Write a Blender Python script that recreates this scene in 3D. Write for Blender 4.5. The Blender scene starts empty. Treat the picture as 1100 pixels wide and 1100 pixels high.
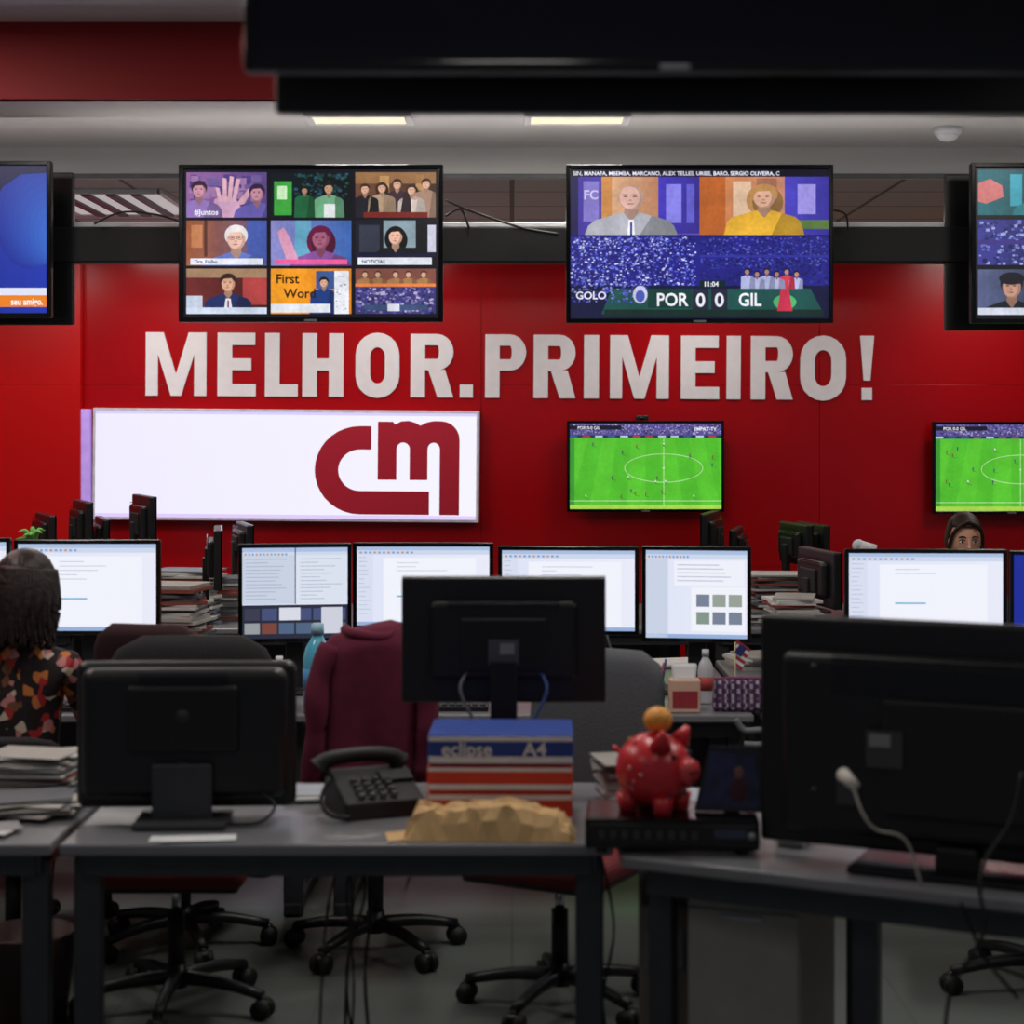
import bpy,bmesh,math,random
from mathutils import Vector,Matrix,noise,Euler
random.seed(7)
# ---- survey conversion: metres from photo measurements at a known distance ----
F=2000.0;CH=1.78;HY=455.0
def X(px,d): return (px-550)*d/F
def Z(py,d): return CH-(py-HY)*d/F
R=math.radians
def s2l(v):
    v/=255.0
    return v/12.92 if v<=.04045 else ((v+.055)/1.055)**2.4
def lin(c): return (s2l(c[0]),s2l(c[1]),s2l(c[2]),1)
MATS={}
def mat(name,rgb,rough=.5,metal=0,var=.12,scale=18,bump=0,spec=.5,emit=0,coat=0):
    if name in MATS: return MATS[name]
    m=bpy.data.materials.new(name);m.use_nodes=True
    nt=m.node_tree;b=nt.nodes['Principled BSDF']
    tc=nt.nodes.new('ShaderNodeTexCoord');n=nt.nodes.new('ShaderNodeTexNoise')
    n.inputs['Scale'].default_value=scale;n.inputs['Detail'].default_value=4
    nt.links.new(tc.outputs['Object'],n.inputs['Vector'])
    r=nt.nodes.new('ShaderNodeValToRGB');c=lin(rgb)
    r.color_ramp.elements[0].position=.3;r.color_ramp.elements[1].position=.7
    r.color_ramp.elements[0].color=tuple(x*(1-var) for x in c[:3])+(1,)
    r.color_ramp.elements[1].color=tuple(min(1,x*(1+var)) for x in c[:3])+(1,)
    nt.links.new(n.outputs['Fac'],r.inputs['Fac']);nt.links.new(r.outputs['Color'],b.inputs['Base Color'])
    b.inputs['Roughness'].default_value=rough;b.inputs['Metallic'].default_value=metal
    b.inputs['Specular IOR Level'].default_value=spec
    b.inputs['Coat Weight'].default_value=coat
    if emit:
        nt.links.new(r.outputs['Color'],b.inputs['Emission Color']);b.inputs['Emission Strength'].default_value=emit
    if bump:
        bp=nt.nodes.new('ShaderNodeBump');bp.inputs['Strength'].default_value=bump;bp.inputs['Distance'].default_value=.01
        nt.links.new(n.outputs['Fac'],bp.inputs['Height']);nt.links.new(bp.outputs['Normal'],b.inputs['Normal'])
    MATS[name]=m;return m
def screenmat(name,pic):
    m=bpy.data.materials.new(name);m.use_nodes=True;nt=m.node_tree;b=nt.nodes['Principled BSDF']
    a=nt.nodes.new('ShaderNodeAttribute');a.attribute_name='Col'
    b.inputs['Base Color'].default_value=(.004,.004,.005,1);b.inputs['Roughness'].default_value=.35
    out=a.outputs['Color']
    if pic:
        tc=nt.nodes.new('ShaderNodeTexCoord')
        for sc,lo,hi,det in ((9,.45,1.5,3),(60,.75,1.25,2)):
            n=nt.nodes.new('ShaderNodeTexNoise');n.inputs['Scale'].default_value=sc;n.inputs['Detail'].default_value=det
            nt.links.new(tc.outputs['Object'],n.inputs['Vector'])
            mr=nt.nodes.new('ShaderNodeMapRange');mr.inputs['From Min'].default_value=.3;mr.inputs['From Max'].default_value=.7;mr.inputs['To Min'].default_value=lo*pic+1-pic;mr.inputs['To Max'].default_value=hi*pic+1-pic
            nt.links.new(n.outputs['Fac'],mr.inputs['Value'])
            vm=nt.nodes.new('ShaderNodeVectorMath');vm.operation='SCALE';nt.links.new(out,vm.inputs[0]);nt.links.new(mr.outputs['Result'],vm.inputs['Scale']);out=vm.outputs['Vector']
    nt.links.new(out,b.inputs['Emission Color']);b.inputs['Emission Strength'].default_value=1.0
    return m
black=mat('black_plastic',(18,18,20),.4);black2=mat('black_matte',(11,11,13),.6);gloss=mat('black_gloss',(7,7,9),.15)
dgrey=mat('dark_grey_plastic',(52,54,58),.5);grey=mat('grey_plastic',(110,112,116),.5);silver=mat('brushed_silver',(150,150,155),.35,.7)
white=mat('white_paint',(225,225,228),.5,var=.04);paper=mat('paper',(205,203,200),.8,var=.08);chrome=mat('chrome',(190,190,195),.15,1)
desk_m=mat('desk_laminate',(118,118,123),.28,var=.06,scale=5);leg_m=mat('desk_steel',(54,56,61),.38,.3)
beige=mat('beige_laminate',(138,133,126),.5,var=.05)
skin=mat('skin',(205,150,125),.5,var=.05);redf=mat('red_fabric',(108,22,28),.8,bump=.2,scale=200);blkf=mat('black_fabric',(26,24,28),.85,bump=.3,scale=200)
gryf=mat('grey_fabric',(80,82,88),.8,bump=.3,scale=200)
SCR=screenmat('screen_document',0);SCP=screenmat('screen_picture',.35);SCG=screenmat('screen_pitch',.2)
def cm(rgb,rough=.6,var=.06): return mat('tint_%d_%d_%d'%rgb,rgb,rough,var=var)
SC=bpy.context.scene.collection
def link(o): SC.objects.link(o);return o
def empty(name,loc=(0,0,0),rz=0):
    e=bpy.data.objects.new(name,None);e.location=loc;e.rotation_euler=(0,0,rz);e.empty_display_size=.05;return link(e)
def smooth_path(pts,n=6):
    pts=[Vector(p) for p in pts]
    if len(pts)<3:return pts
    P=[pts[0]*2-pts[1]]+pts+[pts[-1]*2-pts[-2]];out=[]
    for i in range(1,len(P)-2):
        for k in range(n):
            t=k/n;a,b,c,d=P[i-1:i+3]
            out.append(.5*((2*b)+(-a+c)*t+(2*a-5*b+4*c-d)*t*t+(-a+3*b-3*c+d)*t**3))
    out.append(pts[-1]);return out
class B:
    def __init__(s): s.bm=bmesh.new();s.m=[]
    def idx(s,m):
        if m not in s.m:s.m.append(m)
        return s.m.index(m)
    def add(s,b2,m,M=None,smooth=False):
        if M is not None:b2.transform(M)
        i=s.idx(m)
        for f in b2.faces:f.material_index=i;f.smooth=smooth
        me=bpy.data.meshes.new('t');b2.to_mesh(me);b2.free();s.bm.from_mesh(me);bpy.data.meshes.remove(me)
    def addmesh(s,me,fn,M=None,smooth=True):
        b2=bmesh.new();b2.from_mesh(me)
        for f in b2.faces:
            c=f.calc_center_median();f.material_index=s.idx(fn(c) if callable(fn) else fn);f.smooth=smooth
        if M is not None:b2.transform(M)
        me2=bpy.data.meshes.new('t');b2.to_mesh(me2);b2.free();s.bm.from_mesh(me2);bpy.data.meshes.remove(me2)
    def box(s,c,d,m,bev=0,rot=(0,0,0),seg=2,taper=None):
        b=bmesh.new();bmesh.ops.create_cube(b,size=1)
        for v in b.verts:
            if taper and v.co.z>0:v.co.x*=taper[0];v.co.y*=taper[1]
            v.co=Vector((v.co.x*d[0],v.co.y*d[1],v.co.z*d[2]))
        if bev:bmesh.ops.bevel(b,geom=b.edges[:],offset=min(bev,min(d)*.49),segments=seg,affect='EDGES',profile=.5)
        s.add(b,m,Matrix.Translation(c)@Euler(rot).to_matrix().to_4x4())
    def cyl(s,p0,p1,r0,r1,m,seg=20,smooth=True):
        p0=Vector(p0);p1=Vector(p1);b=bmesh.new();L=(p1-p0).length
        bmesh.ops.create_cone(b,cap_ends=True,segments=seg,radius1=r0,radius2=r1,depth=L)
        M=Matrix.Translation((p0+p1)/2)@(p1-p0).to_track_quat('Z','Y').to_matrix().to_4x4()
        s.add(b,m,M,smooth)
    def sph(s,c,r,m,fn=None,seg=24,rot=None):
        b=bmesh.new();bmesh.ops.create_uvsphere(b,u_segments=seg,v_segments=seg*2//3,radius=1)
        if isinstance(r,(int,float)):r=(r,r,r)
        for v in b.verts:
            v.co=Vector((v.co.x*r[0],v.co.y*r[1],v.co.z*r[2]))
            if fn:v.co=fn(v.co.copy())
        M=Matrix.Translation(c)
        if rot:M=M@Euler(rot).to_matrix().to_4x4()
        s.add(b,m,M,True)
    def tube(s,pts,r,m,seg=8,n=6):
        P=smooth_path(pts,n);b=bmesh.new();rings=[]
        rr=r if callable(r) else (lambda t:r)
        for i,p in enumerate(P):
            t=(P[min(i+1,len(P)-1)]-P[max(i-1,0)]).normalized()
            q=t.to_track_quat('Z','Y')
            rings.append([b.verts.new(p+q@Vector((rr(i/(len(P)-1))*math.cos(a),rr(i/(len(P)-1))*math.sin(a),0))) for a in [2*math.pi*k/seg for k in range(seg)]])
        for a,c in zip(rings,rings[1:]):
            for k in range(seg):
                b.faces.new((a[k],a[(k+1)%seg],c[(k+1)%seg],c[k]))
        b.faces.new(rings[0][::-1]);b.faces.new(rings[-1]);bmesh.ops.recalc_face_normals(b,faces=b.faces)
        s.add(b,m,None,True)
    def rings(s,rl,m,cap=True,smooth=True):
        b=bmesh.new();R_=[[b.verts.new(p) for p in r] for r in rl];n=len(rl[0])
        for a,c in zip(R_,R_[1:]):
            for k in range(n):b.faces.new((a[k],a[(k+1)%n],c[(k+1)%n],c[k]))
        if cap:b.faces.new(R_[0][::-1]);b.faces.new(R_[-1])
        bmesh.ops.recalc_face_normals(b,faces=b.faces);s.add(b,m,None,smooth)
    def prism(s,poly,z0,z1,m,M=None,bev=0):
        b=bmesh.new();vs=[b.verts.new((p[0],p[1],z0)) for p in poly];f=b.faces.new(vs)
        g=bmesh.ops.extrude_face_region(b,geom=[f])
        for v in g['geom']:
            if isinstance(v,bmesh.types.BMVert):v.co.z=z1
        bmesh.ops.recalc_face_normals(b,faces=b.faces)
        if bev:bmesh.ops.bevel(b,geom=b.edges[:],offset=bev,segments=2,affect='EDGES',profile=.5)
        s.add(b,m,M)
    def done(s,name,loc=(0,0,0),rz=0,parent=None,rot=None):
        me=bpy.data.meshes.new(name);s.bm.to_mesh(me);s.bm.free()
        for m in s.m:me.materials.append(m)
        o=bpy.data.objects.new(name,me);o.location=loc;o.rotation_euler=rot or (0,0,rz);link(o)
        if parent:o.parent=parent
        return o
XZ=Matrix.Rotation(R(90),4,'X')
def eval_mesh(o):
    dg=bpy.context.evaluated_depsgraph_get();dg.update()
    return bpy.data.meshes.new_from_object(o.evaluated_get(dg))
def curve_mesh(polys,ext):
    cu=bpy.data.curves.new('c','CURVE');cu.dimensions='2D';cu.fill_mode='BOTH';cu.extrude=ext
    for p in polys:
        sp=cu.splines.new('POLY');sp.points.add(len(p)-1);sp.use_cyclic_u=True
        for q,pt in zip(p,sp.points):pt.co=(q[0],q[1],0,1)
    o=link(bpy.data.objects.new('c',cu));me=eval_mesh(o);bpy.data.objects.remove(o);return me
TC={}
def text_geo(t):
    if t not in TC:
        cu=bpy.data.curves.new('t','FONT');cu.body=t;cu.offset=.02;cu.resolution_u=3
        o=link(bpy.data.objects.new('t',cu));me=eval_mesh(o);bpy.data.objects.remove(o)
        vs=[v.co.copy() for v in me.vertices];fs=[tuple(p.vertices) for p in me.polygons]
        w=max([v.x for v in vs]);TC[t]=(vs,fs,w)
    return TC[t]
class Canvas:
    def __init__(s,w,h):s.w=w;s.h=h;s.v=[];s.f=[];s.c=[];s.win=(0,0,1,1);s.mat=SCR
    def cell(s,a=0,b=0,c=1,d=1):s.win=(a,b,c,d)
    def poly(s,pts,c,L=1):
        a,b,c2,d=s.win;n=len(s.v)
        for u,v in pts:
            u=min(1,max(0,u));v=min(1,max(0,v));U=a+(c2-a)*u;V=b+(d-b)*v
            s.v.append(((U-.5)*s.w,-L*.0003,(.5-V)*s.h))
        s.f.append(tuple(range(n,n+len(pts))));s.c.append(lin(c))
    def rect(s,a,b,c,d,col,L=1):s.poly([(a,d),(c,d),(c,b),(a,b)],col,L)
    def grad(s,a,b,c,d,c0,c1,L=1,n=16):
        for i in range(n):
            t=i/(n-1);s.rect(a+(c-a)*i/n,b,a+(c-a)*(i+1)/n,d,tuple(c0[k]*(1-t)+c1[k]*t for k in range(3)),L)
    def ell(s,u,v,ru,rv,col,L=1,n=20):s.poly([(u+ru*math.cos(2*math.pi*k/n),v-rv*math.sin(2*math.pi*k/n)) for k in range(n)],col,L)
    def text(s,t,u,v,hgt,col,L=5,width=None):
        vs,fs,w=text_geo(t);a,b,c2,d=s.win
        H=hgt*(d-b)*s.h/.7;W=(width*(c2-a)*s.w/w) if width else H
        x0=((a+(c2-a)*u)-.5)*s.w;z0=(.5-(b+(d-b)*v))*s.h;n=len(s.v)
        for p in vs:s.v.append((x0+p.x*W,-L*.0003,z0+p.y*H))
        for f in fs:s.f.append(tuple(i+n for i in f));s.c.append(lin(col))
    def ring(s,u,v,ru,rv,t,col,L=2,a0=0,a1=360,n=36):
        for k in range(n):
            A=R(a0+(a1-a0)*k/n);C=R(a0+(a1-a0)*(k+1)/n);q=t*s.w/s.h
            s.poly([(u+ru*math.cos(A),v-rv*math.sin(A)),(u+ru*math.cos(C),v-rv*math.sin(C)),(u+(ru-t)*math.cos(C),v-(rv-q)*math.sin(C)),(u+(ru-t)*math.cos(A),v-(rv-q)*math.sin(A))],col,L)
    def crowd(s,u0,v0,u1,v1,n,pal,sz,L=3):
        for i in range(n):
            u=random.uniform(u0,u1-sz);v=random.uniform(v0,v1-sz);a=sz*random.uniform(.4,1)
            s.rect(u,v,u+a,v+a*1.3,random.choice(pal),L+.01*(i%20))
    def person(s,u,v,k,sk,hair,cl,L=3,long=False,asp=1.65,glasses=False,bald=False):
        x=k/asp;dk=lambda c,q:tuple(int(z*q) for z in c)
        if long:s.ell(u,v+.35*k,x*1.2,k*1.5,hair,L);s.ell(u+x*.25,v+.5*k,x*1.05,k*1.4,dk(hair,.75),L+.1)
        s.poly([(u-x*2.7,1),(u+x*2.7,1),(u+x*2.5,v+k*2.3),(u+x*2.1,v+k*1.85),(u+x*1.2,v+k*1.5),(u+x*.5,v+k*1.25),(u-x*.5,v+k*1.25),(u-x*1.2,v+k*1.5),(u-x*2.1,v+k*1.85),(u-x*2.5,v+k*2.3)],cl,L+.5)
        s.poly([(u+x*.5,1),(u+x*2.7,1),(u+x*2.5,v+k*2.3),(u+x*2.1,v+k*1.85),(u+x*1.2,v+k*1.5)],dk(cl,.78),L+.6)
        s.poly([(u-x*.42,v+k*1.32),(u,v+k*1.95),(u+x*.42,v+k*1.32),(u+x*.35,v+.5*k),(u-x*.35,v+.5*k)],dk(sk,.72),L+.8)
        if not bald:s.ell(u,v-.2*k,x*.92,k*.9,hair,L+1)
        s.ell(u,v+.08*k,x*.74,k*.97,dk(sk,.82),L+1.5);s.ell(u-x*.1,v+.06*k,x*.6,k*.88,sk,L+1.6)
        if not bald:s.poly([(u-x*.78,v+.0*k),(u-x*.45,v-.45*k),(u+x*.35,v-.52*k),(u+x*.78,v),(u+x*.86,v-.5*k),(u+x*.5,v-.98*k),(u,v-1.1*k),(u-x*.5,v-.98*k),(u-x*.86,v-.5*k)],hair,L+1.8)
        for q in(-1,1):s.ell(u+q*x*.28-x*.06,v,x*.14,k*.055,dk(sk,.45),L+2);s.ell(u+q*x*.28-x*.06,v-.14*k,x*.18,k*.03,dk(sk,.6),L+2)
        s.ell(u-x*.05,v+.3*k,x*.11,k*.09,dk(sk,.82),L+2);s.ell(u-x*.05,v+.57*k,x*.22,k*.05,dk(sk,.62),L+2)
        if glasses:
            for q in(-1,1):s.ring(u+q*x*.30-x*.05,v,x*.26,k*.18,x*.04,(50,40,40),L+2.2,n=14)
    def build(s,parent,off,name='screen_image'):
        me=bpy.data.meshes.new(name);me.from_pydata([(a,b+off[1],c+off[2]) for a,b,c in s.v],[],s.f)
        at=me.color_attributes.new('Col','FLOAT_COLOR','CORNER')
        for p,c in zip(me.polygons,s.c):
            for k in range(p.loop_total):at.data[p.loop_start+k].color=c
        me.materials.append(s.mat);o=link(bpy.data.objects.new(name,me));o.parent=parent;return o
# ================= ROOM =================
def tilemat(name,rgb,groove,sx,rough,mort=.006):
    m=bpy.data.materials.new(name);m.use_nodes=True;nt=m.node_tree;b=nt.nodes['Principled BSDF']
    tc=nt.nodes.new('ShaderNodeTexCoord');br=nt.nodes.new('ShaderNodeTexBrick')
    br.offset=0;br.inputs['Scale'].default_value=1;br.inputs['Brick Width'].default_value=sx;br.inputs['Row Height'].default_value=sx
    br.inputs['Mortar Size'].default_value=mort;c=lin(rgb)
    br.inputs['Color1'].default_value=c;br.inputs['Color2'].default_value=tuple(x*.93 for x in c[:3])+(1,);br.inputs['Mortar'].default_value=lin(groove)
    nt.links.new(tc.outputs['Object'],br.inputs['Vector']);nt.links.new(br.outputs['Color'],b.inputs['Base Color'])
    b.inputs['Roughness'].default_value=rough;return m
floor_m=tilemat('floor_vinyl',(104,109,105),(90,94,91),.6,.3,.004)
ceil_m=tilemat('ceiling_tiles',(190,186,182),(110,108,106),.6,.8,.012)
plast=mat('ceiling_plaster',(210,208,206),.8,var=.03,scale=2)
red=mat('red_lacquer_panel',(168,2,12),.2,var=.10,scale=1.3,spec=.4)
redl=mat('red_lacquer_lit',(200,5,6),.25,var=.05,scale=1)  # same lacquer, uneven light on the left panels put into its colour
redd=mat('red_bulkhead_paint',(158,5,10),.5,var=.05,scale=1)
sidem=mat('side_wall_paint',(150,148,150),.8,var=.03,scale=2)
WY=11.45
b=B();b.box((0,5,-.05),(12.4,14,.1),floor_m);b.done('floor')
b=B();b.box((0,11.52+.1,1.45),(12.2,.2,2.9),mat('wall_core',(90,8,14),.7))
xs=[-6,X(90,WY),X(517,WY),X(880,WY),X(1290,WY),6];zs=[0,.9,2.02,2.9]
for i in range(5):
    for j in range(3):
        x0,x1=xs[i]+.0012,xs[i+1]-.0012
        b.box(((x0+x1)/2,11.47-(.04 if i==0 else 0),(zs[j]+zs[j+1])/2),(x1-x0,.06+(.08 if i==0 else 0),zs[j+1]-zs[j]-.0014),redl if i==0 else red,.0006)
b.done('wall_back')
for sx,n in((-1,'wall_left'),(1,'wall_right')):
    b=B();b.box((sx*6.1,5,1.75),(.2,13.6,3.5),sidem);b.done(n)
b=B();b.box((0,9.99,2.95),(12,3.08,.1),ceil_m);b.box((0,7.82,3.09),(12,1.26,.12),plast);b.box((0,2.7,3.39),(12,9,.12),plast);b.done('ceiling')
b=B();b.box((0,7.21,3.19),(12,.05,.32),redd,.004);b.done('trim_1')
b=B();b.box((0,8.45,2.965),(12,.04,.15),plast,.004);b.box((0,8.435,2.9),(12,.03,.02),grey);b.done('trim_2')
glow=mat('lamp_diffuser',(240,222,190),.6,var=.01,emit=.75);glow2=mat('lamp_diffuser_dim',(230,225,225),.6,var=.01,emit=.4)
def ceil_light(loc,w,d,en,col=(1,.96,.9),louvre=False):
    e=empty('ceiling_light',loc);b=B()
    for s in(-1,1):
        b.box((s*w/2,0,-.012),(.03,d+.03,.024),white,.003);b.box((0,s*d/2,-.012),(w,.03,.024),white,.003)
    b.box((0,0,-.012),(w-.03,d-.03,.018),glow2 if louvre else glow,.003)
    if louvre:
        n=max(3,int(w/.1))
        for i in range(1,n):b.box((-w/2+w*i/n,0,-.026),(.045,d,.012),dgrey)
    b.done('fixture',parent=e)
    L=bpy.data.lights.new('lamp','AREA');L.shape='RECTANGLE';L.size=w*.95;L.size_y=d*.95;L.energy=en;L.color=col
    o=link(bpy.data.objects.new('lamp_panel',L));o.location=(0,0,-.034);o.parent=e
for x in(-3.3,-1.98,3.3):ceil_light((x,9.35,2.9),.6,.9,18,louvre=True)
for x in(X(385,7.5),X(620,7.5),-2.6,2.6):ceil_light((x,7.55,3.03),.40,.2,9)
for x in(-2.4,0,2.4):
    ceil_light((x,5.4,3.33),.3,1.2,25);ceil_light((x,2.4,3.33),.3,1.2,9)
ceil_light((-2.75,6.75,3.33),.4,.3,12,(1,.5,.45))
for x in(-4.3,-2.2,-.7,1.0,2.9):ceil_light((x,10.75,2.9),.5,.2,9)
e=empty('fill_uplight',(0,7.62,2.60));b=B();b.box((0,0,-.008),(7,.05,.02),white,.003)  # added fill: unseen uplight on top of the truss to brighten the ceiling
for x in(-3,-1,1,3):b.box((x,0,-.012),(.05,.07,.01),grey)
b.done('fill_channel',parent=e)
L=bpy.data.lights.new('strip','AREA');L.shape='RECTANGLE';L.size=7;L.size_y=.04;L.energy=9;L.color=(1,.96,.93)
o=link(bpy.data.objects.new('fill_lamp',L));o.location=(0,0,.006);o.rotation_euler=(R(180),0,0);o.parent=e
b=B();b.cyl((0,0,0),(0,0,-.03),.06,.055,white);b.sph((0,0,-.03),(.045,.045,.03),white);b.done('smoke_detector',(X(1018,7.86),7.86,3.03))
# ================= WALL LETTERING =================
def arc(cx,cy,rx,ry,a0,a1,n=10):return [(cx+rx*math.cos(R(a0+(a1-a0)*k/n)),cy+ry*math.sin(R(a0+(a1-a0)*k/n))) for k in range(n+1)]
def glyph(ch,w,h=68,t=15.5):
    b=13
    if ch=='I':return [[[(0,0),(w,0),(w,h),(0,h)]]]
    if ch=='E':m=h/2;return [[[(0,0),(w,0),(w,b),(t,b),(t,m-6),(w*.88,m-6),(w*.88,m+6.5),(t,m+6.5),(t,h-b),(w*.98,h-b),(w*.98,h),(0,h)]]]
    if ch=='L':return [[[(0,0),(w,0),(w,b),(t,b),(t,h),(0,h)]]]
    if ch=='H':m=h/2;return [[[(0,0),(t,0),(t,m-6),(w-t,m-6),(w-t,0),(w,0),(w,h),(w-t,h),(w-t,m+7),(t,m+7),(t,h),(0,h)]]]
    if ch=='M':
        t=14;return [[[(0,0),(t-1,0),(t-1,h*.66),(w/2-5.5,0),(w/2+5.5,0),(w-t+1,h*.66),(w-t+1,0),(w,0),(w,h),(w-t-5,h),(w/2,h*.34),(t+5,h),(0,h)]]]
    if ch=='O':
        r=w/2;o=arc(r,h-r+1,r,r,0,180)+arc(r,r-1,r,r,180,360);q=r-t
        return [[o,arc(r,h-r-1,q,q+2,0,180)+arc(r,r+1,q,q+2,180,360)]]
    if ch in'PR':
        hb=h*.57;y0=h-hb;ry=hb/2;rx=ry*.9
        o=[(0,0),(t,0),(t,y0)]+arc(w-rx,y0+ry,rx,ry,-90,90)+[(0,h)]
        hole=[(t,y0+12)]+arc(w-rx,y0+ry,rx-t,ry-12,-90,90)+[(t,h-12)]
        g=[[o,hole]]
        if ch=='R':g.append([[(w*.5-4,y0),(w-17,0),(w,0),(w*.5+14,y0+.5)]])
        return g
    if ch=='.':return [[[(0,0),(w,0),(w,14),(0,14)]]]
    if ch=='!':return [[[(2,0),(w-2,0),(w-2,13),(2,13)]],[[(4,21),(w-4,21),(w,h+1),(0,h+1)]]]
let=[('M',157,222),('E',234,275),('L',285,320),('H',325,369),('O',382,429),('R',441,487),('.',494,508),('P',521,565),('R',573,618),('I',627,643),('M',655,718),('E',731,772),('I',780,795),('R',806,851),('O',859,908),('!',923,938)]
k=WY/F;b=B();lm=mat('lettering_white',(238,230,234),.5,var=.03)
for ch,a,c in let:
    for g in glyph(ch,c-a):
        me=curve_mesh([[(p[0]*k,p[1]*k) for p in q] for q in g],.006);b.addmesh(me,lm,Matrix.Translation(((a-157)*k,0,0))@XZ,False)
b.done('wall_lettering',(X(157,WY),11.434,Z(425,WY)),rot=(0,R(.36),0))
e=empty('illuminated_sign',(X(309,WY),11.38,Z(499.5,WY)));e.rotation_euler=(0,R(.5),0)
w=412*k;h=119*k;b=B()
b.box((0,.02,0),(w,.09,h),mat('sign_frame',(215,210,225),.4),.004)
b.done('frame',parent=e)
c=Canvas(w*.985,h*.95);c.grad(0,0,1,1,(240,236,260),(246,244,256),0)
c.rect(0,0,1,.025,(215,205,255),.5);c.rect(0,.965,1,1,(225,205,250),.5)
c.build(e,(0,-.027,0),'lit_panel')
b=B();lg=mat('logo_crimson',(186,8,44),.5,var=.03)
def lp(p):return [((x-309)*k,-(y-499.5)*k) for x,y in p]
Cp=[(400,457)]+[(388+48*math.cos(R(a)),504-47*math.sin(R(a))) for a in range(90,271,10)]+[(462,551),(462,526)]+[(388+23*math.cos(R(a)),504-22*math.sin(R(a))) for a in range(270,89,-10)]+[(400,482)]
# lower-case m: two arched counters open at the bottom, right leg runs down to the C's baseline
Mo=[(407,514),(407,452),(423,452),(425,455),(432,451.5),(440,451),(447,453),(452,456),(459,452.5),(466,451)]+[(474+20*math.cos(R(a)),471-20*math.sin(R(a))) for a in range(90,-1,-15)]+[(494,551),(473,551),(473,481)]+[(466.5+6.5*math.cos(R(a)),481-7*math.sin(R(a))) for a in range(15,166,25)]+[(460,481),(460,514),(441,514),(441,481)]+[(434+7*math.cos(R(a)),481-7*math.sin(R(a))) for a in range(15,166,25)]+[(427,481),(427,514)]
b.addmesh(curve_mesh([lp(Cp)],.004),lg,XZ,False);b.addmesh(curve_mesh([lp(Mo)],.004),lg,XZ,False)
b.done('logo',(0,-.034,0),parent=e)
b=B();b.box((0,0,0),(.06,.05,.6),mat('lavender_strip',(170,140,215),.4,emit=.6),.004);b.done('lavender_strip',(X(94,WY),11.41,Z(492,WY)))  # narrow lavender strip left of the sign, drawn with emission
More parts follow.
